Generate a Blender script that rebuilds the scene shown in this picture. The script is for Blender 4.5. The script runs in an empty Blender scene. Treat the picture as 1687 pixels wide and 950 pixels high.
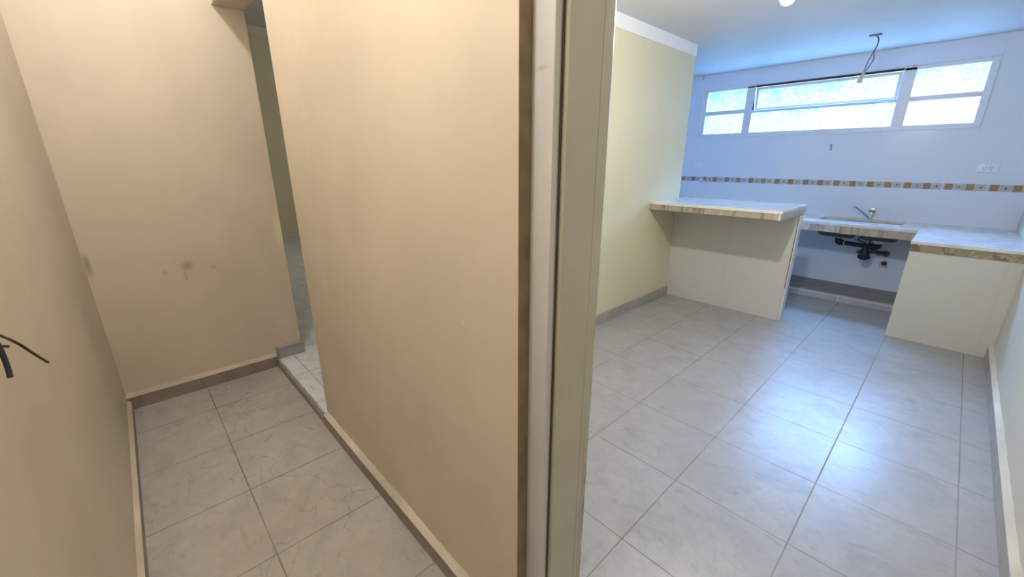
import bpy, bmesh, math, random
from mathutils import Vector, Matrix
random.seed(7)
SC = bpy.context.scene
COL = SC.collection

# ------------------------------------------------------------------ helpers
def link(o, parent=None):
    COL.objects.link(o)
    if parent is not None:
        o.parent = parent
        o.matrix_parent_inverse = Matrix.Translation(-parent.location)
    return o

def tag(o, label=None, cat=None, group=None, kind=None):
    if label: o['label'] = label
    if cat: o['category'] = cat
    if group: o['group'] = group
    if kind: o['kind'] = kind
    return o

def thing(name, label, cat, loc, group=None):
    o = bpy.data.objects.new(name, None)
    o.empty_display_size = .05
    o.location = loc
    link(o)
    return tag(o, label, cat, group)

def obj(name, bm, mat, parent=None, smooth=False):
    bmesh.ops.recalc_face_normals(bm, faces=bm.faces)
    me = bpy.data.meshes.new(name)
    bm.to_mesh(me); bm.free()
    mats = mat if isinstance(mat, (list, tuple)) else [mat]
    for m in mats: me.materials.append(m)
    if smooth:
        for p in me.polygons: p.use_smooth = True
        try: me.set_sharp_from_angle(angle=math.radians(40))
        except Exception: pass
    return link(bpy.data.objects.new(name, me), parent)

def struct(name, bm, mat, parent=None, smooth=False):
    o = obj(name, bm, mat, parent, smooth)
    if parent is None: o['kind'] = 'structure'
    return o

def box(bm, x0, x1, y0, y1, z0, z1, bev=0.0, seg=2):
    vs = [bm.verts.new(p) for p in ((x0,y0,z0),(x1,y0,z0),(x1,y1,z0),(x0,y1,z0),
                                    (x0,y0,z1),(x1,y0,z1),(x1,y1,z1),(x0,y1,z1))]
    fs = [bm.faces.new([vs[i] for i in f]) for f in
          ((0,3,2,1),(4,5,6,7),(0,1,5,4),(1,2,6,5),(2,3,7,6),(3,0,4,7))]
    if bev > 0:
        es = list({e for f in fs for e in f.edges})
        bmesh.ops.bevel(bm, geom=es, offset=bev, segments=seg, affect='EDGES', profile=.5)
    return bm

def B(*a, **k):
    return box(bmesh.new(), *a, **k)

def prism(bm, pts, z0, z1):
    lo = [bm.verts.new((x,y,z0)) for x,y in pts]
    hi = [bm.verts.new((x,y,z1)) for x,y in pts]
    n = len(pts)
    bm.faces.new(lo[::-1]); bm.faces.new(hi)
    for i in range(n):
        bm.faces.new((lo[i], lo[(i+1)%n], hi[(i+1)%n], hi[i]))
    return bm

def catmull(pts, n=8):
    P = [Vector(p) for p in pts]
    if len(P) < 3: return P
    P = [P[0]*2-P[1]] + P + [P[-1]*2-P[-2]]
    out = []
    for i in range(1, len(P)-2):
        a,b,c,d = P[i-1],P[i],P[i+1],P[i+2]
        for k in range(n):
            t = k/n
            out.append(.5*((2*b)+(c-a)*t+(2*a-5*b+4*c-d)*t*t+(3*b-a-3*c+d)*t**3))
    out.append(P[-2])
    return out

def tube(bm, pts, r, sides=12, smooth_n=0, radii=None):
    P = catmull(pts, smooth_n) if smooth_n else [Vector(p) for p in pts]
    rings = []
    up = None
    for i, p in enumerate(P):
        if i == 0: t = P[1]-P[0]
        elif i == len(P)-1: t = P[-1]-P[-2]
        else: t = (P[i+1]-P[i]).normalized()+(P[i]-P[i-1]).normalized()
        t.normalize()
        if up is None:
            up = Vector((0,0,1)) if abs(t.z) < .9 else Vector((1,0,0))
        s = t.cross(up).normalized(); up = s.cross(t).normalized()
        rr = radii[i] if radii else r
        rings.append([bm.verts.new(p+(s*math.cos(a)+up*math.sin(a))*rr)
                      for a in [2*math.pi*k/sides for k in range(sides)]])
    for a, b in zip(rings, rings[1:]):
        for k in range(sides):
            bm.faces.new((a[k], a[(k+1)%sides], b[(k+1)%sides], b[k]))
    bm.faces.new(rings[0][::-1]); bm.faces.new(rings[-1])
    return bm

def lathe(bm, prof, centre, axis='Z', sides=24):
    """prof: list of (radius, height) along axis from centre"""
    c = Vector(centre); rings = []
    for r, h in prof:
        ring = []
        for k in range(sides):
            a = 2*math.pi*k/sides
            u, v = max(r,1e-4)*math.cos(a), max(r,1e-4)*math.sin(a)
            d = {'Z':(u,v,h), 'Y':(u,h,v), 'X':(h,u,v)}[axis]
            ring.append(bm.verts.new(c+Vector(d)))
        rings.append(ring)
    for a, b in zip(rings, rings[1:]):
        for k in range(sides):
            bm.faces.new((a[k], a[(k+1)%sides], b[(k+1)%sides], b[k]))
    bm.faces.new(rings[0][::-1]); bm.faces.new(rings[-1])
    return bm

# ------------------------------------------------------------------ node helpers
class NT:
    def __init__(s, name):
        s.m = bpy.data.materials.new(name); s.m.use_nodes = True
        s.t = s.m.node_tree; s.t.nodes.clear()
        s.out = s.n('ShaderNodeOutputMaterial')
        s._pos = None
    def n(s, ty, **k):
        o = s.t.nodes.new(ty)
        for a, b in k.items(): setattr(o, a, b)
        return o
    def l(s, a, b): s.t.links.new(a, b)
    def put(s, sock, v):
        if hasattr(v, 'is_linked') or isinstance(v, bpy.types.NodeSocket): s.l(v, sock)
        elif isinstance(v, (tuple, list)) and len(v) == 3 and sock.type == 'RGBA': sock.default_value = (*v, 1)
        else: sock.default_value = v
    def math(s, op, a, b=0.0, c=None):
        o = s.n('ShaderNodeMath', operation=op)
        s.put(o.inputs[0], a); s.put(o.inputs[1], b)
        if c is not None: s.put(o.inputs[2], c)
        return o.outputs[0]
    def pos(s):
        if s._pos is None:
            s._pos = s.n('ShaderNodeNewGeometry').outputs['Position']
            s.sep = s.n('ShaderNodeSeparateXYZ'); s.l(s._pos, s.sep.inputs[0])
        return s._pos
    def ax(s, i):
        s.pos(); return s.sep.outputs[i]
    def noise(s, scale, detail=4, rough=.55, vec=None, dist=0.0, stretch=None):
        o = s.n('ShaderNodeTexNoise')
        o.inputs['Scale'].default_value = scale; o.inputs['Detail'].default_value = detail
        o.inputs['Roughness'].default_value = rough; o.inputs['Distortion'].default_value = dist
        v = vec if vec is not None else s.pos()
        if stretch:
            mp = s.n('ShaderNodeMapping'); mp.inputs['Scale'].default_value = stretch
            s.l(v, mp.inputs[0]); v = mp.outputs[0]
        s.l(v, o.inputs['Vector'])
        return o.outputs['Fac']
    def ramp(s, f, stops, interp='LINEAR'):
        o = s.n('ShaderNodeValToRGB'); o.color_ramp.interpolation = interp
        e = o.color_ramp.elements
        while len(e) < len(stops): e.new(.5)
        for q, (p, c) in zip(e, stops):
            q.position = p; q.color = (c, c, c, 1) if isinstance(c, (int, float)) else (*c, 1)
        s.put(o.inputs[0], f)
        return o.outputs[0]
    def mix(s, f, a, b, mode='MIX'):
        o = s.n('ShaderNodeMix', data_type='RGBA', blend_type=mode)
        s.put(o.inputs[0], f); s.put(o.inputs[6], a); s.put(o.inputs[7], b)
        return o.outputs[2]
    def smooth(s, v, a, b, lo=0.0, hi=1.0):
        o = s.n('ShaderNodeMapRange', interpolation_type='SMOOTHSTEP')
        s.put(o.inputs[0], v); o.inputs[1].default_value = a; o.inputs[2].default_value = b
        o.inputs[3].default_value = lo; o.inputs[4].default_value = hi
        return o.outputs[0]
    def spot(s, centre, radii, wobble=.35, ns=9):
        """soft irregular blotch mask round a point of the place"""
        mp = s.n('ShaderNodeMapping', vector_type='POINT')
        s.l(s.pos(), mp.inputs[0])
        mp.inputs['Scale'].default_value = [1/r for r in radii]
        mp.inputs['Location'].default_value = [-c/r for c, r in zip(centre, radii)]
        ln = s.n('ShaderNodeVectorMath', operation='LENGTH'); s.l(mp.outputs[0], ln.inputs[0])
        d = s.math('ADD', ln.outputs['Value'], s.math('MULTIPLY', s.math('SUBTRACT', s.noise(ns, 3), .5), wobble*3))
        return s.smooth(d, .2, 1.3, 1, 0)
    def lines(s, axes, width):
        """grout lines: axes = [(axis index, offset, spacing)]"""
        res = None
        for i, off, sp in axes:
            f = s.math('FRACT', s.math('ADD', s.math('DIVIDE', s.math('SUBTRACT', s.ax(i), off), sp), 100.5))
            d = s.math('MULTIPLY', s.math('ABSOLUTE', s.math('SUBTRACT', f, .5)), sp)
            k = s.smooth(d, width*.35, width*.75, 1, 0)
            res = k if res is None else s.math('MAXIMUM', res, k)
        return res
    def bump(s, h, strength=.2, dist=.01, prev=None):
        o = s.n('ShaderNodeBump'); o.inputs['Strength'].default_value = strength
        o.inputs['Distance'].default_value = dist; s.put(o.inputs['Height'], h)
        if prev is not None: s.l(prev, o.inputs['Normal'])
        return o.outputs[0]
    def pbsdf(s, color, rough=.5, metal=0.0, normal=None, spec=.5, emit=None, estr=0.0, alpha=None, coat=0.0):
        o = s.n('ShaderNodeBsdfPrincipled')
        s.put(o.inputs['Base Color'], color); s.put(o.inputs['Roughness'], rough)
        s.put(o.inputs['Metallic'], metal); o.inputs['Specular IOR Level'].default_value = spec
        o.inputs['Coat Weight'].default_value = coat
        if normal is not None: s.l(normal, o.inputs['Normal'])
        if emit is not None:
            s.put(o.inputs['Emission Color'], emit); o.inputs['Emission Strength'].default_value = estr
        return o.outputs[0]
    def done(s, sh):
        s.l(sh, s.out.inputs[0]); return s.m

def simple(name, col, rough=.5, metal=0.0, var=.06, scale=30, spec=.5, bump=0.0):
    k = NT(name)
    f = k.noise(scale, 4)
    c = k.mix(k.smooth(f, .3, .7), [v*(1-var) for v in col], [min(1, v*(1+var)) for v in col])
    nb = k.bump(f, bump, .004) if bump else None
    return k.done(k.pbsdf(c, rough, metal, nb, spec))

def paint(name, col, rough=.5, blots=(), var=.05, wave=.25, spec=.5):
    k = NT(name)
    big = k.noise(1.6, 3, .5)
    streak = k.noise(3.0, 4, .6, stretch=(1.2, 1.2, .35))
    c = k.mix(k.smooth(big, .3, .7), [v*(1-var) for v in col], [min(1, v*(1+var)) for v in col])
    c = k.mix(k.math('MULTIPLY', k.smooth(streak, .35, .75), .22), c, [v*.86 for v in col])
    for cen, rad, bc, st in blots:
        c = k.mix(k.math('MULTIPLY', k.spot(cen, rad), st), c, bc)
    n1 = k.bump(k.noise(5, 3, .5), wave, .02)
    n2 = k.bump(k.noise(60, 4, .6), .12, .004, n1)
    return k.done(k.pbsdf(c, rough, 0, n2, spec))

def floor_tiles(name, base, dark, xo, yo, sp, rough0, rough1, grout, stains=False, spec=.75):
    k = NT(name)
    f1 = k.noise(2.2, 6, .62, dist=.4); f2 = k.noise(11, 6, .68); f3 = k.noise(60, 3, .6)
    c = k.mix(k.smooth(f1, .3, .7), dark, base)
    c = k.mix(k.math('MULTIPLY', k.smooth(f2, .42, .66), .6), c, [v*.80 for v in base])
    f4 = k.noise(4.5, 5, .7, dist=.8)
    c = k.mix(k.math('MULTIPLY', k.smooth(f4, .48, .68), .55), c, [v*.78 for v in dark])
    f5 = k.noise(28, 5, .75, dist=.5)
    c = k.mix(k.math('MULTIPLY', k.smooth(f5, .53, .70), .38), c, [v*.7 for v in dark])
    c = k.mix(k.math('MULTIPLY', k.smooth(f3, .3, .8), .10), c, [v*.9 for v in base])
    # dirty scuffs, stretched
    sc = k.noise(5, 5, .7, stretch=(1.0, 2.6, 1), dist=1.2)
    c = k.mix(k.math('MULTIPLY', k.smooth(sc, .56, .74), .45), c, (.19,.165,.14))
    if stains:
        n = k.noise(1.35, 4, .45, dist=.35)
        d = k.math('ABSOLUTE', k.math('SUBTRACT', n, .52))
        ln = k.smooth(k.math('ADD', d, k.math('MULTIPLY', k.noise(25, 3), .006)), .003, .0062, 1, 0)
        gate = k.smooth(k.noise(2.6, 2), .42, .52)
        ln = k.math('MULTIPLY', ln, gate)
        c = k.mix(k.math('MULTIPLY', ln, .5), c, (.16,.13,.10))
        n2 = k.noise(2.3, 3, .5, dist=.5)
        d2 = k.smooth(k.math('ABSOLUTE', k.math('SUBTRACT', n2, .45)), .001, .005, 1, 0)
        c = k.mix(k.math('MULTIPLY', k.math('MULTIPLY', d2, k.smooth(k.noise(3.1, 2), .5, .56)), .35), c, (.15,.12,.10))
        c = k.mix(k.math('MULTIPLY', k.smooth(n, .52, .60), .16), c, (.42,.36,.30))
        sp1 = k.n('ShaderNodeTexVoronoi'); sp1.inputs['Scale'].default_value = 9
        k.l(k.pos(), sp1.inputs['Vector'])
        c = k.mix(k.math('MULTIPLY', k.smooth(sp1.outputs['Distance'], .03, .06, 1, 0), k.smooth(k.noise(3.7, 1), .55, .6)), c, (.1,.085,.07))
        c = k.mix(k.spot((-3.27,.275,-.05), (.012,.007,.05), .1), c, (.85,.86,.86))
    g = k.lines([(0, xo, sp), (1, yo, sp)], .0050)
    gk = k.math('MULTIPLY', g, k.smooth(k.noise(2.0, 2), .3, .65, .35, .9))
    c = k.mix(gk, c, grout)
    r = k.smooth(f1, .2, .8, rough0, rough1)
    r = k.math('MAXIMUM', r, k.math('MULTIPLY', g, .75))
    h = k.math('SUBTRACT', k.math('MULTIPLY', k.noise(7, 4), .25), g)
    return k.done(k.pbsdf(c, r, 0, k.bump(h, .2, .003), spec))

def wall_tiles(name, col, axes, line, strength, rough=.22):
    k = NT(name)
    f = k.noise(3, 3)
    c = k.mix(f, [v*.96 for v in col], [min(1, v*1.02) for v in col])
    c = k.mix(k.math('MULTIPLY', k.smooth(k.noise(22, 4, stretch=(.35, .35, 2)), .5, .8), .10), c, [v*.84 for v in col])
    g = k.lines(axes, .004)
    c = k.mix(k.math('MULTIPLY', g, strength), c, line)
    dots = k.n('ShaderNodeTexVoronoi'); dots.inputs['Scale'].default_value = 3.3
    k.l(k.pos(), dots.inputs['Vector'])
    c = k.mix(k.math('MULTIPLY', k.smooth(dots.outputs['Distance'], .012, .03, 1, 0), .5), c, (.25,.22,.17))
    h = k.math('SUBTRACT', k.math('MULTIPLY', k.noise(2.5, 3), .8), k.math('MULTIPLY', g, .5))
    return k.done(k.pbsdf(c, rough, 0, k.bump(h, .18, .006), .5))

def granite(name, pale, mid, dark, st, rough=.18, amt=1.0):
    k = NT(name)
    a = k.noise(3.2, 7, .65, dist=1.8, stretch=st)
    b = k.noise(14, 6, .7, dist=.6)
    w = k.n('ShaderNodeTexWave', wave_type='BANDS', bands_direction='X')
    w.inputs['Scale'].default_value = .7; w.inputs['Distortion'].default_value = 14
    w.inputs['Detail'].default_value = 5; w.inputs['Detail Roughness'].default_value = .7
    mp = k.n('ShaderNodeMapping'); mp.inputs['Scale'].default_value = st; mp.inputs['Rotation'].default_value = (.2,.3,.45)
    k.l(k.pos(), mp.inputs[0]); k.l(mp.outputs[0], w.inputs['Vector'])
    c = k.mix(k.smooth(a, .38, .62), pale, mid)
    c = k.mix(k.math('MULTIPLY', k.smooth(b, .52, .72), .45*amt), c, dark)
    c = k.mix(k.math('MULTIPLY', k.smooth(w.outputs['Fac'], .80, .97), .75*amt), c, dark)
    v = k.smooth(k.math('ABSOLUTE', k.math('SUBTRACT', a, .5)), .004, .03, 1, 0)
    c = k.mix(k.math('MULTIPLY', v, .55*amt), c, [x*.8 for x in dark])
    return k.done(k.pbsdf(c, rough, 0, k.bump(b, .05, .002), .5))

# ------------------------------------------------------------------ materials
SCUFF = (.30,.25,.18)
M = {}
HALL = (.70,.615,.485)
M['hall_far'] = paint('peach_plaster_far', HALL, .38, [
    ((-3.42,.22,.83), (.3,.035,.035), SCUFF, .55), ((-3.42,.20,.76), (.3,.012,.05), SCUFF, .35),
    ((-3.42,.10,.80), (.3,.02,.02), SCUFF, .25), ((-3.42,.36,.80), (.3,.02,.02), SCUFF, .3),
    ((-3.42,-.235,.90), (.3,.022,.07), (.22,.19,.13), .6),
    ((-3.42,.80,1.0), (.3,.03,.14), (.86,.79,.58), .75)])
M['hall_left'] = paint('peach_plaster_left', (.67,.61,.51), .42, [], .05, .35)
M['hall_mid'] = paint('peach_plaster_middle', (.69,.60,.47), .40, [
    ((-1.25,.64,.42), (.02,.3,.006), (.85,.74,.58), .5), ((-.9,.64,1.05), (.012,.3,.012), (.85,.74,.58), .4),
    ((-1.9,.64,.12), (.01,.3,.01), SCUFF, .6), ((-1.75,.64,.1), (.012,.3,.008), SCUFF, .5)], .05, .3)
M['kitchen_wall'] = paint('pale_yellow_paint', (.68,.63,.43), .5, [], .02, .08)
M['right_wall'] = paint('cream_paint', (.66,.65,.59), .55, [
    ((.44,4.62,.45), (.3,.10,.5), (.62,.50,.24), .5)], .03, .2)
M['ceiling'] = paint('white_ceiling_paint', (.66,.655,.67), .6, [], .02, .12)
M['crown'] = paint('white_crown_paint', (.84,.85,.86), .55, [], .01, .03)
M['living_wall'] = paint('olive_cream_paint', (.84,.78,.57), .6, [], .03, .1)
M['plaster_lip_pale'] = paint('pale_raw_plaster', (.62,.58,.50), .8, [], .15, .6)
M['plaster_lip'] = paint('raw_plaster', (.66,.58,.46), .8, [], .2, .8)
M['cement'] = simple('cement', (.45,.42,.37), .85, bump=.3)
M['kfloor'] = floor_tiles('grey_tile_kitchen', (.415,.412,.415), (.35,.346,.345), -.169, 1.698, .475, .30, .37, (.20,.17,.13))
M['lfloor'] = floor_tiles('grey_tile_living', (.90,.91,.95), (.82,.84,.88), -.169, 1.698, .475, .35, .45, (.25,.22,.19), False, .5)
M['hfloor'] = floor_tiles('grey_tile_hall', (.55,.51,.475), (.45,.415,.385), -2.071, .163, .475, .38, .6, (.16,.125,.095), True)
M['base'] = simple('grey_tile_baseboard', (.36,.345,.33), .4, var=.12, scale=9)
M['base_h'] = simple('taupe_tile_baseboard', (.27,.24,.205), .5, var=.14, scale=9)
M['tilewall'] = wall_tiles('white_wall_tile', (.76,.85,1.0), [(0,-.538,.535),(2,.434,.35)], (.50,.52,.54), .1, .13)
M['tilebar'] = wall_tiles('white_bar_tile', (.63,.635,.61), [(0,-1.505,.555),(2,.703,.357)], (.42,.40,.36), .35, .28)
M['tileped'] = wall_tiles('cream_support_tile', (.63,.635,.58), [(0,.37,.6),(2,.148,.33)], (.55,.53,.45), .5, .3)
M['tileend'] = wall_tiles('white_edge_tile', (.76,.78,.80), [(2,.703,.11)], (.5,.52,.55), .4, .2)
M['gran_top'] = granite('pale_granite_top', (.79,.79,.80), (.72,.71,.70), (.54,.49,.44), (1,1,1), .10, .35)
M['gran_bar'] = granite('yellow_granite_edge', (.50,.45,.34), (.40,.35,.26), (.12,.09,.065), (2.4,2,.8), .3, .75)
M['gran_ped'] = granite('brown_granite_edge', (.42,.35,.23), (.30,.245,.155), (.10,.075,.05), (2,1,2), .35, .85)
M['gran_sink'] = granite('beige_granite_edge', (.52,.45,.37), (.45,.38,.31), (.24,.19,.15), (2.4,2,.6), .3, .7)
M['gran_pale'] = granite('pale_granite_edge', (.70,.68,.66), (.58,.54,.50), (.34,.28,.24), (2,2,.6), .22, .8)
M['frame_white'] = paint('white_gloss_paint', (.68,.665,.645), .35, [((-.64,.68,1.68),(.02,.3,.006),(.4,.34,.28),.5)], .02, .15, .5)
M['frame_shade'] = paint('shaded_gloss_paint', (.55,.51,.43), .4, [], .03, .15, .5)  # darker copy of the frame paint, shade of the casing side in its colour
def jambmat():
    k = NT('cream_gloss_jamb_paint')
    f = k.noise(4, 3)
    c = k.mix(k.smooth(f, .3, .7), (.50,.46,.355), (.56,.52,.41))
    edge = k.smooth(k.math('ADD', k.ax(1), k.math('MULTIPLY', k.math('SUBTRACT', k.noise(9, 4, stretch=(1,1,.5)), .5), .05)), .848, .868)
    low = k.smooth(k.ax(2), 1.0, 1.35, 1, .25)
    gr = k.smooth(k.noise(24, 5, .7, stretch=(1,1,.4)), .44, .62)
    c = k.mix(k.math('MULTIPLY', k.math('MULTIPLY', edge, low), k.math('MULTIPLY', gr, .75)), c, (.16,.15,.13))
    crack = k.smooth(k.math('ABSOLUTE', k.math('SUBTRACT', k.math('ADD', k.ax(1), k.math('MULTIPLY', k.noise(3, 2, stretch=(0,0,1)), .012)), .851)), .0004, .0012, 1, 0)
    c = k.mix(k.math('MULTIPLY', k.math('MULTIPLY', crack, k.smooth(k.ax(2), .6, .9, 1, 0)), .7), c, (.12,.10,.08))
    return k.done(k.pbsdf(c, .3, 0, k.bump(k.noise(16, 4), .15, .004), .5))
M['jamb'] = jambmat()
M['dark'] = simple('dark_gap', (.03,.025,.02), .8)
M['grime'] = simple('grimy_joint', (.10,.085,.065), .8)
M['winframe'] = simple('white_window_paint', (.74,.79,.86), .35, var=.03)
M['chrome'] = simple('chrome', (.75,.76,.78), .12, 1.0, var=.03)
M['steel'] = simple('brushed_steel', (.42,.41,.40), .38, 1.0, var=.1)
M['steel_under'] = simple('dull_steel_underside', (.16,.13,.12), .55, .3, var=.15)
M['pipe'] = simple('black_plastic_pipe', (.012,.012,.014), .4)
M['nut'] = simple('white_plastic_nut', (.75,.75,.75), .4)
M['hose'] = simple('dark_flexible_hose', (.07,.07,.08), .45)
M['plastic'] = simple('white_plastic', (.82,.87,.95), .35, var=.02)
M['hole'] = simple('dark_hole', (.02,.02,.02), .7)
M['rosette'] = simple('grey_rosette', (.22,.20,.21), .6)
M['wire_brown'] = simple('dark_brown_wire', (.035,.014,.006), .45)
M['wire_black'] = simple('blue_black_wire', (.012,.014,.022), .4)
M['cord'] = simple('grey_cord', (.12,.12,.15), .5)
M['socket'] = simple('pale_lamp_socket', (.62,.60,.58), .4)
M['nosing'] = simple('chipped_tile_edge', (.38,.37,.36), .7, var=.35, scale=60, bump=.5)

def bandmat():
    k = NT('mosaic_border_tile')
    f = k.math('FRACT', k.math('ADD', k.math('DIVIDE', k.math('SUBTRACT', k.ax(0), -.137), .305), 50.0))
    x = k.math('MULTIPLY', f, .305)                      # 0-0.305 along one border tile
    half = k.math('MODULO', k.math('SUBTRACT', k.math('ADD', x, .1465), .0), .1465)
    nz = k.noise(90, 4, .7)
    brown = k.mix(k.smooth(nz, .35, .7), (.28,.13,.07), (.46,.29,.17))
    grey = k.mix(k.smooth(k.noise(70, 3), .3, .7), (.42,.40,.44), (.55,.53,.56))
    isb = k.math('MULTIPLY', k.math('GREATER_THAN', half, .022), k.math('LESS_THAN', half, .078))
    c = k.mix(isb, grey, brown)
    # little dark diamond in the middle of each grey tile
    du = k.math('ABSOLUTE', k.math('SUBTRACT', half, .122)); dv = k.math('ABSOLUTE', k.math('SUBTRACT', k.ax(2), 1.236))
    dia = k.math('LESS_THAN', k.math('ADD', du, dv), .011)
    c = k.mix(dia, c, (.12,.09,.13))
    # pale joints: between tiles, and two fine ones by the small grey squares
    c = k.mix(k.math('LESS_THAN', x, .007), c, (.80,.82,.84))
    c = k.mix(k.math('MULTIPLY', k.math('LESS_THAN', k.math('ABSOLUTE', k.math('SUBTRACT', half, .0805)), .002), .6), c, (.75,.75,.78))
    return k.done(k.pbsdf(c, .3))
M['band'] = bandmat()

def glassmat():
    k = NT('hammered_privacy_glass')
    v = k.n('ShaderNodeTexVoronoi', feature='SMOOTH_F1'); v.inputs['Scale'].default_value = 55
    wp = k.n('ShaderNodeVectorMath', operation='ADD')
    k.l(k.pos(), wp.inputs[0]); k.l(v.outputs['Distance'], wp.inputs[1]) if False else None
    k.l(k.pos(), v.inputs['Vector'])
    rip = k.math('ADD', k.math('MULTIPLY', k.noise(34, 2, .5, dist=.8, stretch=(1,1,1.5)), .7), k.math('MULTIPLY', k.noise(3.5, 3), .3))
    tint = k.mix(k.smooth(rip, .42, .62), (.60,.91,.94), (1,1,1))
    nrm = k.bump(k.math('ADD', v.outputs['Distance'], rip), .6, .01)
    tr = k.n('ShaderNodeBsdfTransparent'); k.put(tr.inputs[0], tint)
    tl = k.n('ShaderNodeBsdfTranslucent'); k.put(tl.inputs[0], tint); k.l(nrm, tl.inputs['Normal'])
    gl = k.n('ShaderNodeBsdfGlossy'); gl.inputs['Roughness'].default_value = .15; k.l(nrm, gl.inputs['Normal'])
    a = k.n('ShaderNodeMixShader'); a.inputs[0].default_value = .06
    k.l(tr.outputs[0], a.inputs[1]); k.l(tl.outputs[0], a.inputs[2])
    b = k.n('ShaderNodeMixShader'); b.inputs[0].default_value = .06
    k.l(a.outputs[0], b.inputs[1]); k.l(gl.outputs[0], b.inputs[2])
    return k.done(b.outputs[0])
M['glass'] = glassmat()

def bulbmat():
    k = NT('glowing_bulb_glass')
    tr = k.n('ShaderNodeBsdfTransparent')
    em = k.n('ShaderNodeEmission'); em.inputs[0].default_value = (1,.97,.92,1); em.inputs[1].default_value = 40
    a = k.n('ShaderNodeMixShader'); a.inputs[0].default_value = .15
    k.l(tr.outputs[0], a.inputs[1]); k.l(em.outputs[0], a.inputs[2])
    return k.done(a.outputs[0])
M['bulb'] = bulbmat()

# ------------------------------------------------------------------ the setting
ZC, ZH, ZL = 2.585, 3.45, 3.75           # kitchen, hall and living room ceilings
struct('floor', B(-2.2, .6, .64, 6.3, -.3, 0), M['kfloor'])
struct('floor.002', B(-9.3, -2.2, .64, 6.3, -.3, 0), M['lfloor'])
struct('floor.001', B(-3.7, 1.7, -.45, .64, -.3, -.05), M['hfloor'])
struct('ceiling', B(-3.2, .6, .85, 6.3, ZC, ZC+.1), M['ceiling'])
struct('ceiling.001', B(-3.7, 1.7, -.45, .85, ZH, ZH+.1), M['ceiling'])
struct('ceiling.002', B(-9.3, -2.25, .82, 4.48, ZL, ZL+.1), M['ceiling'])
# far wall of the hall with the reveal of the doorway
struct('wall_far', B(-3.65, -3.415, -.40, .82, -.1, ZL), M['hall_far'])
struct('wall_left', B(-3.65, 1.65, -.45, -.25, -.1, ZH), M['hall_left'])
struct('wall_end', B(1.5, 1.65, -.25, .85, -.1, ZH), M['hall_mid'])
bm = bmesh.new()
box(bm, -2.345, -.67, .645, .85, -.1, ZL)                      # between the two doorways
struct('wall_middle', bm, M['hall_mid'])
struct('wall_header', B(-3.415, -2.345, .645, .82, 2.42, ZL), M['hall_far'])
bm = bmesh.new()
box(bm, -.67, .39, .645, .85, 2.12, ZH); box(bm, .39, 1.5, .645, .85, -.1, ZH)
struct('wall_entry', bm, M['hall_mid'])
# kitchen
struct('wall_yellow', B(-2.25, -2.10, .85, 4.48, -.1, ZL), M['kitchen_wall'])
struct('wall_right', B(.443, .60, .85, 6.3, -.1, ZC), M['right_wall'])
bm = bmesh.new()
WX0, WX1, WZ0, WZ1 = -2.685, -.012, 1.795, 2.405
box(bm, -3.2, WX0, 6.12, 6.30, -.1, ZC); box(bm, WX1, .6, 6.12, 6.30, -.1, ZC)
box(bm, WX0, WX1, 6.12, 6.30, -.1, WZ0); box(bm, WX0, WX1, 6.12, 6.30, WZ1, ZC)
struct('wall_window', bm, M['tilewall'])
struct('wall_alcove', B(-3.2, -3.1, 4.48, 6.12, -.1, ZC), M['tilewall'])
struct('wall_partition', B(-3.2, -2.25, 4.36, 4.48, -.1, ZL), M['crown'])
# living room seen through the slit
bm = bmesh.new()
box(bm, -9.3, -9.1, .82, 4.48, -.1, ZL); box(bm, -9.3, -3.65, .70, .82, -.1, ZL); box(bm, -9.3, -3.2, 4.36, 4.48, -.1, ZL)
struct('wall_living', bm, M['living_wall'])
struct('trim_1', B(-2.10, -2.092, .85, 4.48, 2.481, ZC), M['crown'])
struct('trim_2', B(-9.1, -9.085, .82, 4.36, 3.625, ZL), M['crown'])
struct('trim_3', B(-3.1, .443, 6.114, 6.12, 1.206, 1.266), M['band'])

# baseboards with the rough plaster edge left above them
def lip(pts_in, pts_out, z, axis, amp=.011, n=60):
    """ragged plaster ledge between an inner and an outer line, on top of a baseboard"""
    bm = bmesh.new(); rows = []
    rnd = random.Random(int(1000*z)+n)
    jit = 0
    for i in range(n+1):
        t = i/n
        a = Vector(pts_in[0]).lerp(Vector(pts_in[1]), t); b = Vector(pts_out[0]).lerp(Vector(pts_out[1]), t)
        jit = .7*jit + rnd.uniform(-amp, amp)*.6
        d = (a-b).normalized()
        top = a.lerp(b, .35) + d*jit*.5 + Vector((0,0,.004+rnd.uniform(0,.003)))
        up = b + Vector((0,0,.012+abs(jit)*1.3))
        rows.append([bm.verts.new(a), bm.verts.new(top), bm.verts.new(up), bm.verts.new(b+Vector((0,0,-.004)))])
    for r, s in zip(rows, rows[1:]):
        for k in range(4):
            bm.faces.new((r[k], r[(k+1)%4], s[(k+1)%4], s[k]))
    bm.faces.new(rows[0][::-1]); bm.faces.new(rows[-1])
    return bm

bl = struct('baseboard_left', B(-3.37, 1.5, -.25, -.23, -.05, .008), M['base_h'])
struct('plaster_edge', lip(((-3.37,-.232,.008),(1.5,-.232,.008)), ((-3.41,-.2515,.008),(1.5,-.2515,.008)), .008, 0, n=110), M['plaster_lip'], bl, True)
bf = struct('baseboard_far', B(-3.415, -3.37, -.25, .628, -.05, .035), M['base_h'])
struct('plaster_edge', lip(((-3.372,-.25,.035),(-3.372,.628,.035)), ((-3.416,-.25,.035),(-3.416,.628,.035)), .035, 1, n=40), M['plaster_lip'], bf, True)
bmid = struct('baseboard_middle', B(-2.345, -.72, .617, .645, -.05, .022), M['base_h'])
struct('plaster_edge', lip(((-2.345,.619,.022),(-.72,.619,.022)), ((-2.345,.6465,.022),(-.72,.6465,.022)), .022, 0, n=70), M['plaster_lip'], bmid, True)
struct('baseboard_step', B(-3.37, -2.345, .622, .64, -.05, -.013), M['base_h'])
bm = bmesh.new()
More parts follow.
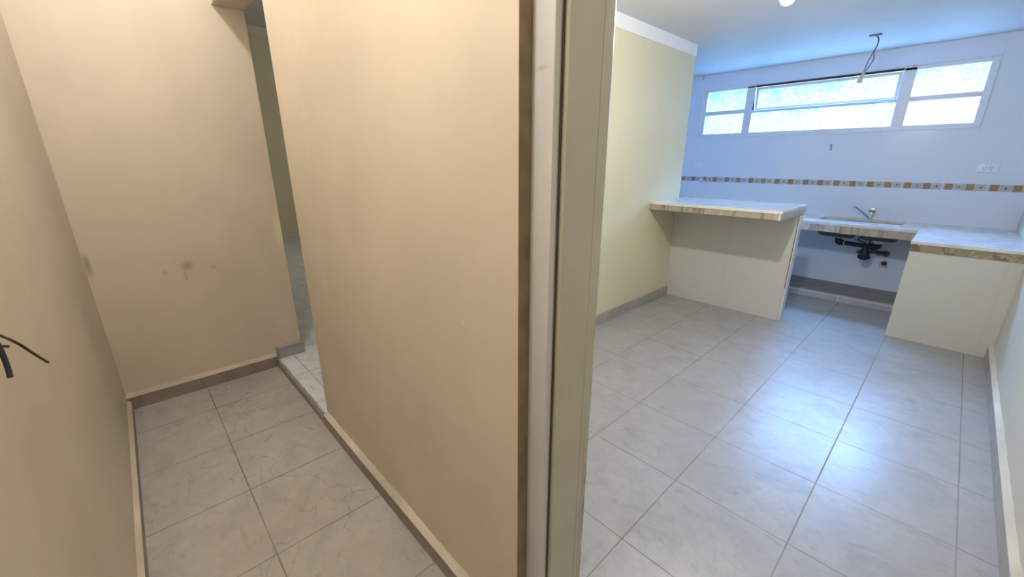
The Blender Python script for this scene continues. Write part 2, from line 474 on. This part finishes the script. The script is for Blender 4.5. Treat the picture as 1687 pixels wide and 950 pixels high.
rnd = random.Random(3); n = 70; rows = []
for i in range(n+1):
    x = -3.40+i*(1.055/n); j = rnd.uniform(-.0022,.0022)
    rows.append([bm.verts.new((x,.630+j,-.013)), bm.verts.new((x,.636+j*1.3,.0005)), bm.verts.new((x,.645+j*1.8,.0012)), bm.verts.new((x,.645+j*1.8,-.013))])
for r, s in zip(rows, rows[1:]):
    for k in range(4): bm.faces.new((r[k], r[(k+1)%4], s[(k+1)%4], s[k]))
bm.faces.new(rows[0][::-1]); bm.faces.new(rows[-1])
struct('trim_4', bm, M['nosing'])
bs = struct('baseboard_reveal', B(-3.415, -3.385, .640, .832, 0, .092, bev=.003), M['base'])
struct('plaster_edge', lip(((-3.388,.642,.092),(-3.388,.830,.092)), ((-3.4155,.642,.092),(-3.4155,.830,.092)), .092, 1, n=10, amp=.003), M['nosing'], bs, True)
struct('baseboard_yellow', B(-2.10, -2.085, .872, 4.43, 0, .095, bev=.002), M['base'])
br = struct('baseboard_right', B(.418, .443, .85, 4.73, 0, .092, bev=.002), M['base'])
struct('plaster_edge', lip(((.42,.85,.092),(.42,4.73,.092)), ((.4445,.85,.092),(.4445,4.73,.092)), .092, 1, n=120, amp=.012), M['plaster_lip_pale'], br, True)

# kitchen door frame: stepped wooden jamb in the thickness of the wall
dj = struct('door_1', B(-.67, -.6065, .683, .703, -.05, 2.12, bev=.002), M['frame_white'])
struct('reveal_shade_strip', B(-.6702,-.6685,.6455,.6835,-.05,2.12), simple('shaded_brown_wood', (.27,.20,.125), .7, var=.2, scale=12), dj)  # dark brown strip, the recessed reveal's shade put into its colour
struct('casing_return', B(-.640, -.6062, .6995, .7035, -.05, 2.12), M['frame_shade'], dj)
struct('joint', B(-.67,-.6035,.7032,.7092,-.05,2.12), M['grime'], dj)
bm = prism(bmesh.new(), [(-.67,.709),(-.598,.709),(-.594,.712),(-.594,.823),(-.5925,.8255),(-.5925,.8285),(-.594,.831),(-.594,.862),(-.597,.869),(-.604,.872),(-.67,.872)], -.05, 2.12)
struct('jamb_panel', bm, M['jamb'], dj)
struct('head', B(-.67, .39, .683, .872, 2.06, 2.12, bev=.002), M['jamb'], dj)
struct('jamb_opposite', B(.33, .39, .683, .872, -.05, 2.06, bev=.002), M['jamb'], dj)

# strip window: fixed lights left and right, tilting sash in the middle
def rect_ring(bm, x0,x1,z0,z1, w, y0,y1, bev=.003):
    box(bm, x0, x1, y0, y1, z0, z0+w, bev); box(bm, x0, x1, y0, y1, z1-w, z1, bev)
    box(bm, x0, x0+w, y0, y1, z0+w, z1-w, bev); box(bm, x1-w, x1, y0, y1, z0+w, z1-w, bev)
    return bm
win = struct('window_1', rect_ring(bmesh.new(), -2.695, -.002, 1.785, 2.415, .012, 6.108, 6.16), M['winframe'])
bm = bmesh.new()
FY0, FY1 = 6.125, 6.175
box(bm, -2.685,-2.632,FY0,FY1,1.797,2.403,.004); box(bm, -.058,-.012,FY0,FY1,1.797,2.403,.004)
box(bm, -2.632,-.058,FY0,FY1,1.797,1.838,.004); box(bm, -2.632,-2.05,FY0,FY1,2.366,2.403,.004)
box(bm, -.655,-.058,FY0,FY1,2.362,2.403,.004); box(bm, -2.05,-.655,FY0,FY1,2.392,2.403,.002)
box(bm, -2.140,-2.045,FY0,FY1,1.838,2.39,.004); box(bm, -.660,-.560,FY0,FY1,1.838,2.39,.004)
box(bm, -2.632,-2.140,FY0,FY1,2.073,2.126,.004); box(bm, -.560,-.058,FY0,FY1,2.066,2.115,.004)
box(bm, -2.045,-.660,FY0,FY1,2.068,2.100,.004)
struct('mullion_frame', bm, M['winframe'], win)
for x0,x1,z0,z1 in ((-2.632,-2.14,1.838,2.073),(-2.632,-2.14,2.126,2.366),(-2.045,-.66,1.838,2.068),
                    (-.56,-.058,1.838,2.066),(-.56,-.058,2.115,2.362)):
    struct('pane', B(x0-.004,x1+.004,6.148,6.153,z0-.004,z1+.004), M['glass'], win)
# sash hung at the top, pushed out a little at the bottom
def tilt(bm, px=(0,6.15,2.366), ang=math.radians(8)):
    bmesh.ops.rotate(bm, verts=bm.verts, cent=px, matrix=Matrix.Rotation(ang, 3, 'X'))
    return bm
bm = rect_ring(bmesh.new(), -2.034, -.664, 2.100, 2.366, .030, 6.137, 6.163, .003)
sash = struct('sash', tilt(bm), M['winframe'], win)
struct('sash_pane', tilt(B(-2.012,-.692,6.148,6.153,2.128,2.338)), M['glass'], sash)
bm = bmesh.new(); tube(bm, [(-1.40,6.150,2.105),(-1.40,6.105,2.108),(-1.395,6.10,2.125),(-1.32,6.10,2.112)], .005, 8)
struct('handle', bm, M['winframe'], sash, True)
bm = bmesh.new(); box(bm, -.79,-.70,6.095,6.125,2.083,2.104,.004); box(bm, -.78,-.77,6.09,6.10,2.08,2.11,.002); box(bm, -.73,-.72,6.09,6.10,2.08,2.11,.002)
struct('stay_bracket', bm, M['winframe'], win)
struct('head_gap', B(-2.05,-.655,6.128,6.134,2.368,2.393), simple('rusty_shadow_gap', (.05,.03,.035), .8), win)

bm = bmesh.new()
vs = [bm.verts.new(p) for p in ((-2.046,6.1235,2.102),(-2.026,6.1235,2.102),(-2.043,6.1235,2.29),(-2.046,6.126,2.102),(-2.026,6.126,2.102),(-2.043,6.126,2.29))]
for f_ in ((0,1,2),(3,5,4),(0,3,4,1),(1,4,5,2),(2,5,3,0)): bm.faces.new([vs[q] for q in f_])
struct('side_gap', bm, M['dark'], win)
# neighbour's wall and eave in the light well behind the window
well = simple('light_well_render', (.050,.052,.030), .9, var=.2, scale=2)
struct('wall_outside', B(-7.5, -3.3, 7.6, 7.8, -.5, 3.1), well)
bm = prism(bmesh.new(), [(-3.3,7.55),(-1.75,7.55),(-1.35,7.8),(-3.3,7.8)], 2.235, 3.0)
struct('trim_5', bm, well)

# ------------------------------------------------------------------ breakfast bar
t = thing('half_wall', 'white tiled half wall standing under the breakfast bar top beside the yellow wall', 'half wall', (-1.52,4.47,0))
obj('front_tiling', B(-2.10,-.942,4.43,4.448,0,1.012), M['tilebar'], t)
obj('core', B(-2.10,-.945,4.448,4.52,0,1.012), M['cement'], t)
obj('end_tiling', B(-.942,-.928,4.436,4.53,0,1.012,bev=.002), M['tileend'], t)
obj('corner_joint', B(-.9425,-.9385,4.4285,4.437,.33,1.012), M['dark'], t)
t = thing('bar_countertop', 'granite breakfast bar top with a yellowish veined edge on the tiled half wall', 'countertop', (-1.52,4.2,1.01))
obj('slab', B(-2.10,-.932,3.845,4.60,1.076,1.102,bev=.003), M['gran_top'], t)
obj('front_edge', B(-2.10,-.948,3.851,3.872,1.026,1.076,bev=.002), M['gran_bar'], t)['label'] = 'yellowish veined granite front edge'
obj('end_edge', B(-.9475,-.936,3.851,4.595,1.026,1.076,bev=.002), M['gran_sink'], t)
obj('corner_strip', B(-.957,-.9475,3.848,3.853,1.026,1.076), M['plastic'], t)
obj('underside', B(-2.10,-.95,3.872,4.59,1.012,1.076), M['cement'], t)

# ------------------------------------------------------------------ sink side worktop
t = thing('kitchen_worktop', 'L-shaped pale granite worktop along the window wall, lower than the breakfast bar', 'worktop', (-.8,5.8,.755))
bm = bmesh.new()
YF = 5.452
HX0,HX1,HY0,HY1 = -1.03,-.325,5.755,6.045
box(bm,-3.1,HX0,YF,6.12,.83,.857,.002); box(bm,HX1,-.186,YF,6.12,.83,.857,.002)
box(bm,HX0,HX1,YF,HY0,.83,.857,.002); box(bm,HX0,HX1,HY1,6.12,.83,.857,.002)
obj('sink_slab', bm, M['gran_top'], t)
obj('side_slab', B(-.186,.443,4.712,6.12,.83,.857,bev=.003), M['gran_top'], t)
obj('edge_panel', B(-3.1,-.784,YF+.005,YF+.027,.757,.83,bev=.0015), M['gran_pale'], t)['label'] = 'pale grey granite edge left of the joint'
obj('edge_panel', B(-.784,-.186,YF+.003,YF+.027,.752,.83,bev=.0015), M['gran_sink'], t)['label'] = 'beige granite edge under the sink front'
obj('edge_panel', B(-.178,.443,4.722,4.742,.770,.83,bev=.0015), M['gran_ped'], t)['label'] = 'brown granite edge facing the room'
t = thing('support_wall', 'cream tiled support wall under the right end of the worktop', 'support wall', (.13,4.8,0))
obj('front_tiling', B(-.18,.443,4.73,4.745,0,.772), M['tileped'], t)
obj('core', B(-.178,.443,4.745,4.83,0,.772), M['cement'], t)
obj('side_tiling', B(-.18,-.10,4.83,6.12,0,.76), M['tileend'], t)
t = thing('plinth', 'low grey tiled plinth on the floor under the sink', 'plinth', (-.7,5.8,0))
obj('top_tiling', B(-3.1,-.18,5.55,6.12,.0,.076), simple('dark_grey_plinth_tile', (.25,.225,.205), .5, var=.12, scale=8), t)
k = NT('grey_plinth_front_tile')
c = k.mix(k.smooth(k.noise(8,4), .3, .7), (.40,.39,.40), (.48,.47,.48))
c = k.mix(k.lines([(0,-.663,.475)], .006), c, (.72,.73,.75))
c = k.mix(k.smooth(k.math('ABSOLUTE', k.math('SUBTRACT', k.ax(2), .061)), .002, .004, 1, 0), c, (.80,.82,.86))
obj('front_tiling', B(-3.1,-.18,5.53,5.55,0,.078,bev=.0015), k.done(k.pbsdf(c, .35)), t)

# sink: two bowls set under the worktop
def bowl(x0,x1,y0,y1,zt,zb,inset,r=.05):
    bm = bmesh.new(); rings = []
    def ring(x0,x1,y0,y1,z,r):
        vs=[]
        for cx,cy,a0 in ((x1-r,y1-r,0),(x0+r,y1-r,90),(x0+r,y0+r,180),(x1-r,y0+r,270)):
            for k in range(6):
                a = math.radians(a0+k*18)
                vs.append(bm.verts.new((cx+r*math.cos(a), cy+r*math.sin(a), z)))
        return vs
    prof = [(0,zt),(0.004,zt-.06),(inset*.25,zb+.045),(inset*.55,zb+.018),(inset,zb+.004),(inset*1.7,zb)]
    outer = [(-.004,zt),(.0,zt-.06),(inset*.25-.004,zb+.041),(inset*.55-.004,zb+.013),(inset-.004,zb-.001),(inset*1.7,zb-.005)]
    ri = [ring(x0+d,x1-d,y0+d,y1-d,z,max(r-d*.3,.02)) for d,z in prof]
    ro = [ring(x0+d,x1-d,y0+d,y1-d,z,max(r-d*.3,.02)) for d,z in outer]
    n = len(ri[0]); mi = {}
    def bridge(a,b,m):
        for k in range(n):
            f = bm.faces.new((a[k],a[(k+1)%n],b[(k+1)%n],b[k])); f.material_index = m
    for a,b in zip(ri, ri[1:]): bridge(a,b,0)
    for a,b in zip(ro, ro[1:]): bridge(a,b,1)
    bridge(ri[0], ro[0], 0)
    bm.faces.new(ri[-1]).material_index = 0; bm.faces.new(ro[-1]).material_index = 1
    return bm
t = thing('kitchen_sink', 'double bowl steel sink set into the worktop below the window', 'sink', (-.68,5.9,.69))
BL = obj('bowl', bowl(-1.035,-.665,5.75,6.05,.831,.668,.045), [M['steel'],M['steel_under']], t, True)
BR = obj('bowl', bowl(-.65,-.32,5.75,6.05,.831,.668,.045), [M['steel'],M['steel_under']], t, True)
obj('drain', lathe(bmesh.new(), [(.0,.6625),(.04,.6625),(.04,.671),(.032,.673),(0,.672)], (-.828,5.89,0)), M['chrome'], BL, True)
obj('drain', lathe(bmesh.new(), [(.0,.6625),(.04,.6625),(.04,.671),(.032,.673),(0,.672)], (-.478,5.89,0)), M['chrome'], BR, True)

t = thing('mixer_tap', 'chrome single lever mixer tap standing behind the sink', 'tap', (-.622,6.075,.857))
obj('body', lathe(bmesh.new(), [(.026,0),(.026,.006),(.021,.010),(.021,.075),(.019,.082)], (-.622,6.075,.857)), M['chrome'], t, True)
bm = bmesh.new(); tube(bm, [(-.622,6.07,.872),(-.64,6.05,.885),(-.70,6.005,.945),(-.755,5.965,.992),(-.775,5.95,.998),(-.784,5.943,.988)], .0085, 12, 5)
obj('spout', bm, M['chrome'], t, True)
bm = B(-.648,-.594,6.052,6.102,.940,.985,bev=.008); bmesh.ops.rotate(bm, verts=bm.verts, cent=(-.622,6.075,.94), matrix=Matrix.Rotation(.12,3,'Y'))
obj('lever', bm, M['chrome'], t, True)

# waste pipework
t = thing('sink_waste_pipe', 'black plastic waste pipework with bottle trap hanging under the sink', 'pipe', (-.64,5.88,.43))
def nut(x,y,z,ax,r=.034,h=.014): return lathe(bmesh.new(), [(r*.8,-h/2),(r,-h/2),(r,h/2),(r*.8,h/2)], (x,y,z), ax, 16)
bm = bmesh.new(); tube(bm, [(-.828,5.88,.662),(-.828,5.88,.630)], .027, 16)
obj('tailpiece', bm, M['steel_under'], t, True)
bm = bmesh.new(); tube(bm, [(-.828,5.88,.648),(-.828,5.88,.625),(-.822,5.88,.607),(-.805,5.88,.598),(-.775,5.88,.597)], .033, 16, 4)
obj('elbow', bm, M['pipe'], t, True)
bm = bmesh.new(); tube(bm, [(-.785,5.88,.598),(-.56,5.88,.588)], .024, 16)
obj('cross_pipe', bm, M['pipe'], t, True)
for x,y,z,ax in ((-.828,5.88,.650,'Z'),(-.772,5.88,.5975,'X'),(-.535,5.88,.588,'X'),(-.575,5.88,.545,'Z')):
    obj('nut', nut(x,y,z,ax,.030), M['nut'], t, True)
bm = bmesh.new(); tube(bm, [(-.575,5.88,.600),(-.575,5.88,.52)], .032, 16)
obj('tee', bm, M['pipe'], t, True)
obj('trap_cup', lathe(bmesh.new(), [(0,.432),(.030,.434),(.042,.445),(.055,.452),(.058,.470),(.056,.478),(.046,.484),(.046,.535),(.040,.545)], (-.572,5.88,0)), M['pipe'], t, True)
bm = bmesh.new(); tube(bm, [(-.56,5.88,.588),(-.51,5.88,.588),(-.483,5.88,.60),(-.478,5.88,.632)], .034, 16, 4)
obj('elbow', bm, M['pipe'], t, True)
obj('drain_flange', lathe(bmesh.new(), [(.03,.622),(.040,.628),(.050,.650),(.052,.662),(.02,.6625)], (-.478,5.885,0)), M['nut'], t, True)
bm = bmesh.new(); tube(bm, [(-.545,5.89,.52),(-.53,5.94,.515),(-.50,6.02,.51),(-.46,6.075,.500),(-.425,6.10,.492),(-.415,6.12,.49)], .018, 12, 4)
obj('outlet_arm', bm, M['hose'], t, True)
obj('wall_rosette', lathe(bmesh.new(), [(.034,-.012),(.034,0)], (-.412,6.12,.49), 'Y'), M['rosette'], t, True)
t = thing('supply_hose', 'thin dark supply hose under the sink, reaching the wall left of the trap', 'hose', (-.645,6.10,.476), 'water supply hoses under the sink')
bm = bmesh.new(); tube(bm, [(-.630,6.06,.83),(-.62,6.055,.70),(-.675,6.05,.628),(-.62,6.045,.60),(-.585,6.05,.57),(-.60,6.07,.50),(-.645,6.105,.476)], .007, 8, 8)
obj('hose', bm, M['hose'], t, True)
obj('wall_fitting', lathe(bmesh.new(), [(.018,-.03),(.018,-.012),(.026,-.010),(.026,0)], (-.645,6.12,.476), 'Y'), M['rosette'], t, True)
t = thing('supply_hose', 'thin dark supply hose under the sink, reaching the wall right of the trap', 'hose', (-.48,6.10,.47), 'water supply hoses under the sink')
bm = bmesh.new(); tube(bm, [(-.61,6.06,.83),(-.60,6.055,.72),(-.565,6.05,.65),(-.57,6.05,.585),(-.545,6.06,.53),(-.50,6.09,.50),(-.475,6.108,.485)], .007, 8, 8)
obj('hose', bm, M['hose'], t, True)
obj('wall_fitting', lathe(bmesh.new(), [(.016,-.03),(.016,-.012),(.022,-.010),(.022,0)], (-.472,6.12,.483), 'Y'), M['rosette'], t, True)
t = thing('drain_outlet', 'open black drain outlet in a square cutout low on the tiled wall under the sink', 'pipe outlet', (-.408,6.12,.372))
obj('cutout', B(-.445,-.375,6.1165,6.12,.335,.405), simple('rough_mortar', (.55,.50,.46), .8), t)
bm = bmesh.new(); tube(bm, [(-.406,6.12,.382),(-.406,6.10,.382)], .024, 16)
obj('pipe_stub', bm, M['pipe'], t, True)

# ------------------------------------------------------------------ fittings on the tiled wall
def faceplate(name, label, cat, cx, cz, w, h, modules):
    t = thing(name, label, cat, (cx,6.12,cz))
    obj('plate', B(cx-w/2,cx+w/2,6.108,6.12,cz-h/2,cz+h/2,bev=.006,seg=3), M['plastic'], t, True)
    return t
t = faceplate('wall_socket', 'white double power socket on the tiled wall above the mosaic border, far right', 'socket', .135, 1.417, .148, .084, 2)
for dx in (-.021,.023):
    m = obj('outlet', B(.135+dx-.0195,.135+dx+.0195,6.1055,6.110,1.392,1.442,bev=.0015), M['plastic'], t)
    bm = bmesh.new()
    for sx,sz,rot in ((-.009,.006,.5),(.009,.006,-.5),(0,-.014,1.5708)):
        s = box(bmesh.new(), -.0018,.0018,6.1045,6.1075,-.0055,.0055)
        bmesh.ops.rotate(s, verts=s.verts, cent=(0,6.1,0), matrix=Matrix.Rotation(rot,3,'Y'))
        bmesh.ops.translate(s, verts=s.verts, vec=(.135+dx+sx,0,1.417+sz))
        me = bpy.data.meshes.new('tmp'); s.to_mesh(me); s.free(); bm.from_mesh(me); bpy.data.meshes.remove(me)
    obj('slots', bm, M['hole'], m)
t = faceplate('light_switch', 'small white switch plate on the tiled wall left of the window, above the stop valve', 'switch', -2.645, 1.425, .118, .082, 2)
obj('rocker', B(-2.675,-2.615,6.103,6.109,1.41,1.440,bev=.002), M['plastic'], t)
t = thing('stop_valve', 'chrome stop valve on the mosaic border at the left end of the tiled wall', 'valve', (-2.545,6.114,1.217))
obj('rosette', lathe(bmesh.new(), [(.034,-.006),(.030,-.014),(.012,-.016)][::-1]+[(.034,.006)], (-2.545,6.114,1.217), 'Y'), M['chrome'], t, True)
obj('stem', lathe(bmesh.new(), [(.010,-.05),(.012,-.012)], (-2.545,6.114,1.217), 'Y'), M['chrome'], t, True)
obj('knob', lathe(bmesh.new(), [(.0,-.082),(.020,-.080),(.026,-.066),(.022,-.050),(.008,-.046)], (-2.55,6.114,1.222), 'Y', 10), M['chrome'], t, True)
bm = bmesh.new(); tube(bm, [(-1.126,6.125,1.655),(-1.126,6.105,1.656),(-1.135,6.10,1.66),(-1.127,6.10,1.63),(-1.124,6.10,1.60)], .0045, 8, 4)
tag(obj('wall_hook', bm, M['rosette'], None, True), 'small dark hook on the tiled wall below the window', 'hook')
bm = bmesh.new(); tube(bm, [(-2.716,6.125,2.57),(-2.716,6.11,2.57),(-2.716,6.108,2.535)], .004, 8)
tag(obj('nail', bm, M['rosette'], None, True), 'small nail in the wall above the left corner of the window', 'nail')

# ------------------------------------------------------------------ lamps hanging from the kitchen ceiling
t = thing('lamp_cord', 'bare twisted lamp cord with an empty socket hanging in front of the window', 'lamp cord', (-.836,5.329,ZC))
bm = B(-.880,-.790,5.30,5.36,ZC-.010,ZC,bev=.004)
obj('ceiling_bracket', bm, M['cord'], t)
bm = bmesh.new(); tube(bm, [(-.836,5.329,2.58),(-.812,5.329,2.55),(-.808,5.329,2.50),(-.825,5.329,2.44),(-.850,5.329,2.36),(-.858,5.329,2.31),(-.862,5.329,2.275)], .0038, 8, 6)
obj('wire', bm, M['cord'], t, True)
bm = bmesh.new(); tube(bm, [(-.834,5.331,2.58),(-.808,5.333,2.55),(-.805,5.331,2.50),(-.818,5.329,2.44),(-.812,5.331,2.38),(-.835,5.333,2.32),(-.858,5.331,2.275)], .0038, 8, 6)
obj('wire', bm, M['cord'], t, True)
bm = bmesh.new(); tube(bm, [(-.860,5.33,2.285),(-.864,5.33,2.262),(-.865,5.33,2.258),(-.872,5.33,2.225),(-.874,5.33,2.222),(-.880,5.33,2.19)], .02, 16, 0, [.008,.011,.016,.017,.021,.021])
obj('lamp_socket', bm, M['socket'], t, True)
LX, LY, LZ = -.718, 2.37, 2.20
t = thing('hanging_bulb', 'lit bare light bulb hanging at the top edge of the picture', 'light bulb', (LX,LY,ZC))
obj('ceiling_rose', lathe(bmesh.new(), [(.045,-.0),(.045,-.012),(.02,-.025),(.004,-.026)], (LX,LY,ZC)), M['plastic'], t, True)
bm = bmesh.new(); tube(bm, [(LX,LY,ZC-.02),(LX+.004,LY,2.45),(LX,LY,2.325)], .0035, 8, 6)
obj('wire', bm, M['cord'], t, True)
obj('lamp_socket', lathe(bmesh.new(), [(.008,.13),(.018,.12),(.020,.07),(.015,.068)], (LX,LY,LZ)), M['socket'], t, True)
obj('bulb', lathe(bmesh.new(), [(.013,.075),(.016,.05),(.027,.028),(.033,.006),(.031,-.014),(.022,-.029),(.010,-.036),(.0,-.037)], (LX,LY,LZ)), M['bulb'], t, True)

# ------------------------------------------------------------------ loose wires at the left wall of the hall
def wire(label, pts, r, m):
    bm = bmesh.new(); tube(bm, pts, r, 10, 6)
    return tag(obj('electric_wire', bm, m, None, True), label, 'wire', 'loose wires sticking out of the left wall')
wire('long dark brown wire sticking out of the left wall, sloping down to the right', [(-1.215,-.252,1.178),(-1.238,-.243,1.174),(-1.241,-.235,1.169),(-1.231,-.215,1.148),(-1.257,-.205,1.113),(-1.321,-.20,1.066)], .0027, M['wire_brown'])
wire('short brown wire stub below the long wire on the left wall', [(-1.205,-.252,1.16),(-1.200,-.236,1.162),(-1.188,-.229,1.162),(-1.158,-.2155,1.167)], .0027, M['wire_brown'])
wire('thick blue-black wire hanging down from the left wall', [(-1.18,-.252,1.195),(-1.165,-.234,1.193),(-1.148,-.224,1.178),(-1.137,-.221,1.152),(-1.128,-.22,1.13),(-1.121,-.22,1.119)], .0042, M['wire_black'])

# ------------------------------------------------------------------ light
W = bpy.data.worlds.new('sky'); SC.world = W; W.use_nodes = True
nt = W.node_tree; nt.nodes.clear()
o = nt.nodes.new('ShaderNodeOutputWorld'); bg = nt.nodes.new('ShaderNodeBackground')
bg.inputs[1].default_value = 70.0
tc = nt.nodes.new('ShaderNodeTexCoord'); sx = nt.nodes.new('ShaderNodeSeparateXYZ'); cr = nt.nodes.new('ShaderNodeValToRGB')
mr = nt.nodes.new('ShaderNodeMapRange'); mr.inputs[1].default_value = -1; mr.inputs[2].default_value = 1
e = cr.color_ramp.elements
for q in (.5, .6): e.new(q)
for q, (p_, c_) in zip(e, ((.46, (.040,.058,.090,1)),      # ground and walls outside
                           (.51, (.022,.028,.031,1)),      # hazy low sky over the light well
                           (.63, (.022,.029,.033,1)),
                           (.73, (.47,.70,1.36,1)))):         # bright open sky overhead
    q.position = p_; q.color = c_
nt.links.new(tc.outputs['Generated'], sx.inputs[0]); nt.links.new(sx.outputs[2], mr.inputs[0])
nt.links.new(mr.outputs[0], cr.inputs[0]); nt.links.new(cr.outputs[0], bg.inputs[0])
nt.links.new(bg.outputs[0], o.inputs[0])

def lamp(name, ty, loc, energy, col, size=.05, rot=(0,0,0), **k):
    d = bpy.data.lights.new(name, ty); d.energy = energy; d.color = col
    if ty == 'POINT': d.shadow_soft_size = size
    for a, b in k.items(): setattr(d, a, b)
    ob = bpy.data.objects.new(name, d); ob.location = loc; ob.rotation_euler = rot
    COL.objects.link(ob); return ob
p = lamp('window_portal', 'AREA', (-1.35,6.33,2.10), 1, (1,1,1), rot=(math.radians(-90),0,0), shape='RECTANGLE', size=2.75, size_y=.7)
p.data.cycles.is_portal = True
lamp('kitchen_bulb_light', 'POINT', (LX,LY,LZ), 76, (1,.98,.95), .03)
lamp('hall_light', 'POINT', (-2.24,.20,3.08), 39, (1,.95,.92), .05)
lamp('hall_fill', 'POINT', (-.85,-.17,2.45), 30, (1,.96,.90), .12)  # unseen fill lamp, added to brighten the door casing and middle wall
lamp('jamb_fill', 'POINT', (1.0,.2,2.4), 4, (1,.95,.88), .15)  # weak unseen fill, added to lift the door jamb
lamp('living_daylight_fill', 'AREA', (-6,4.3,2.2), 20, (1,.97,.92), rot=(math.radians(90),0,math.radians(180)), shape='RECTANGLE', size=1.6, size_y=1.4)  # unseen area lamp added to fill the living room, standing in for daylight

# ------------------------------------------------------------------ camera
f, yaw, pitch, roll = 672.46, .819755, .305047, .001558
cy, sy, cp, sp = math.cos(yaw), math.sin(yaw), math.cos(pitch), math.sin(pitch)
fw = Vector((-sy*cp, cy*cp, -sp)); rt = Vector((cy, sy, 0)); dn = fw.cross(rt)
c, s = math.cos(roll), math.sin(roll)
r2 = rt*c + dn*s; d2 = dn*c - rt*s
cam = bpy.data.cameras.new('camera'); co = bpy.data.objects.new('camera', cam); COL.objects.link(co)
m = Matrix.Identity(4)
for i in range(3):
    m[i][0] = r2[i]; m[i][1] = -d2[i]; m[i][2] = -fw[i]
m[2][3] = 1.5
co.matrix_world = m
cam.sensor_fit = 'HORIZONTAL'; cam.sensor_width = 36; cam.lens = f/1687*36
cam.clip_start = .02; cam.clip_end = 100
SC.camera = co
SC.view_settings.view_transform = 'Standard'
SC.view_settings.look = 'None'
SC.view_settings.exposure = 0.0
SC.cycles.max_bounces = 10
SC.cycles.diffuse_bounces = 4
SC.cycles.transparent_max_bounces = 12
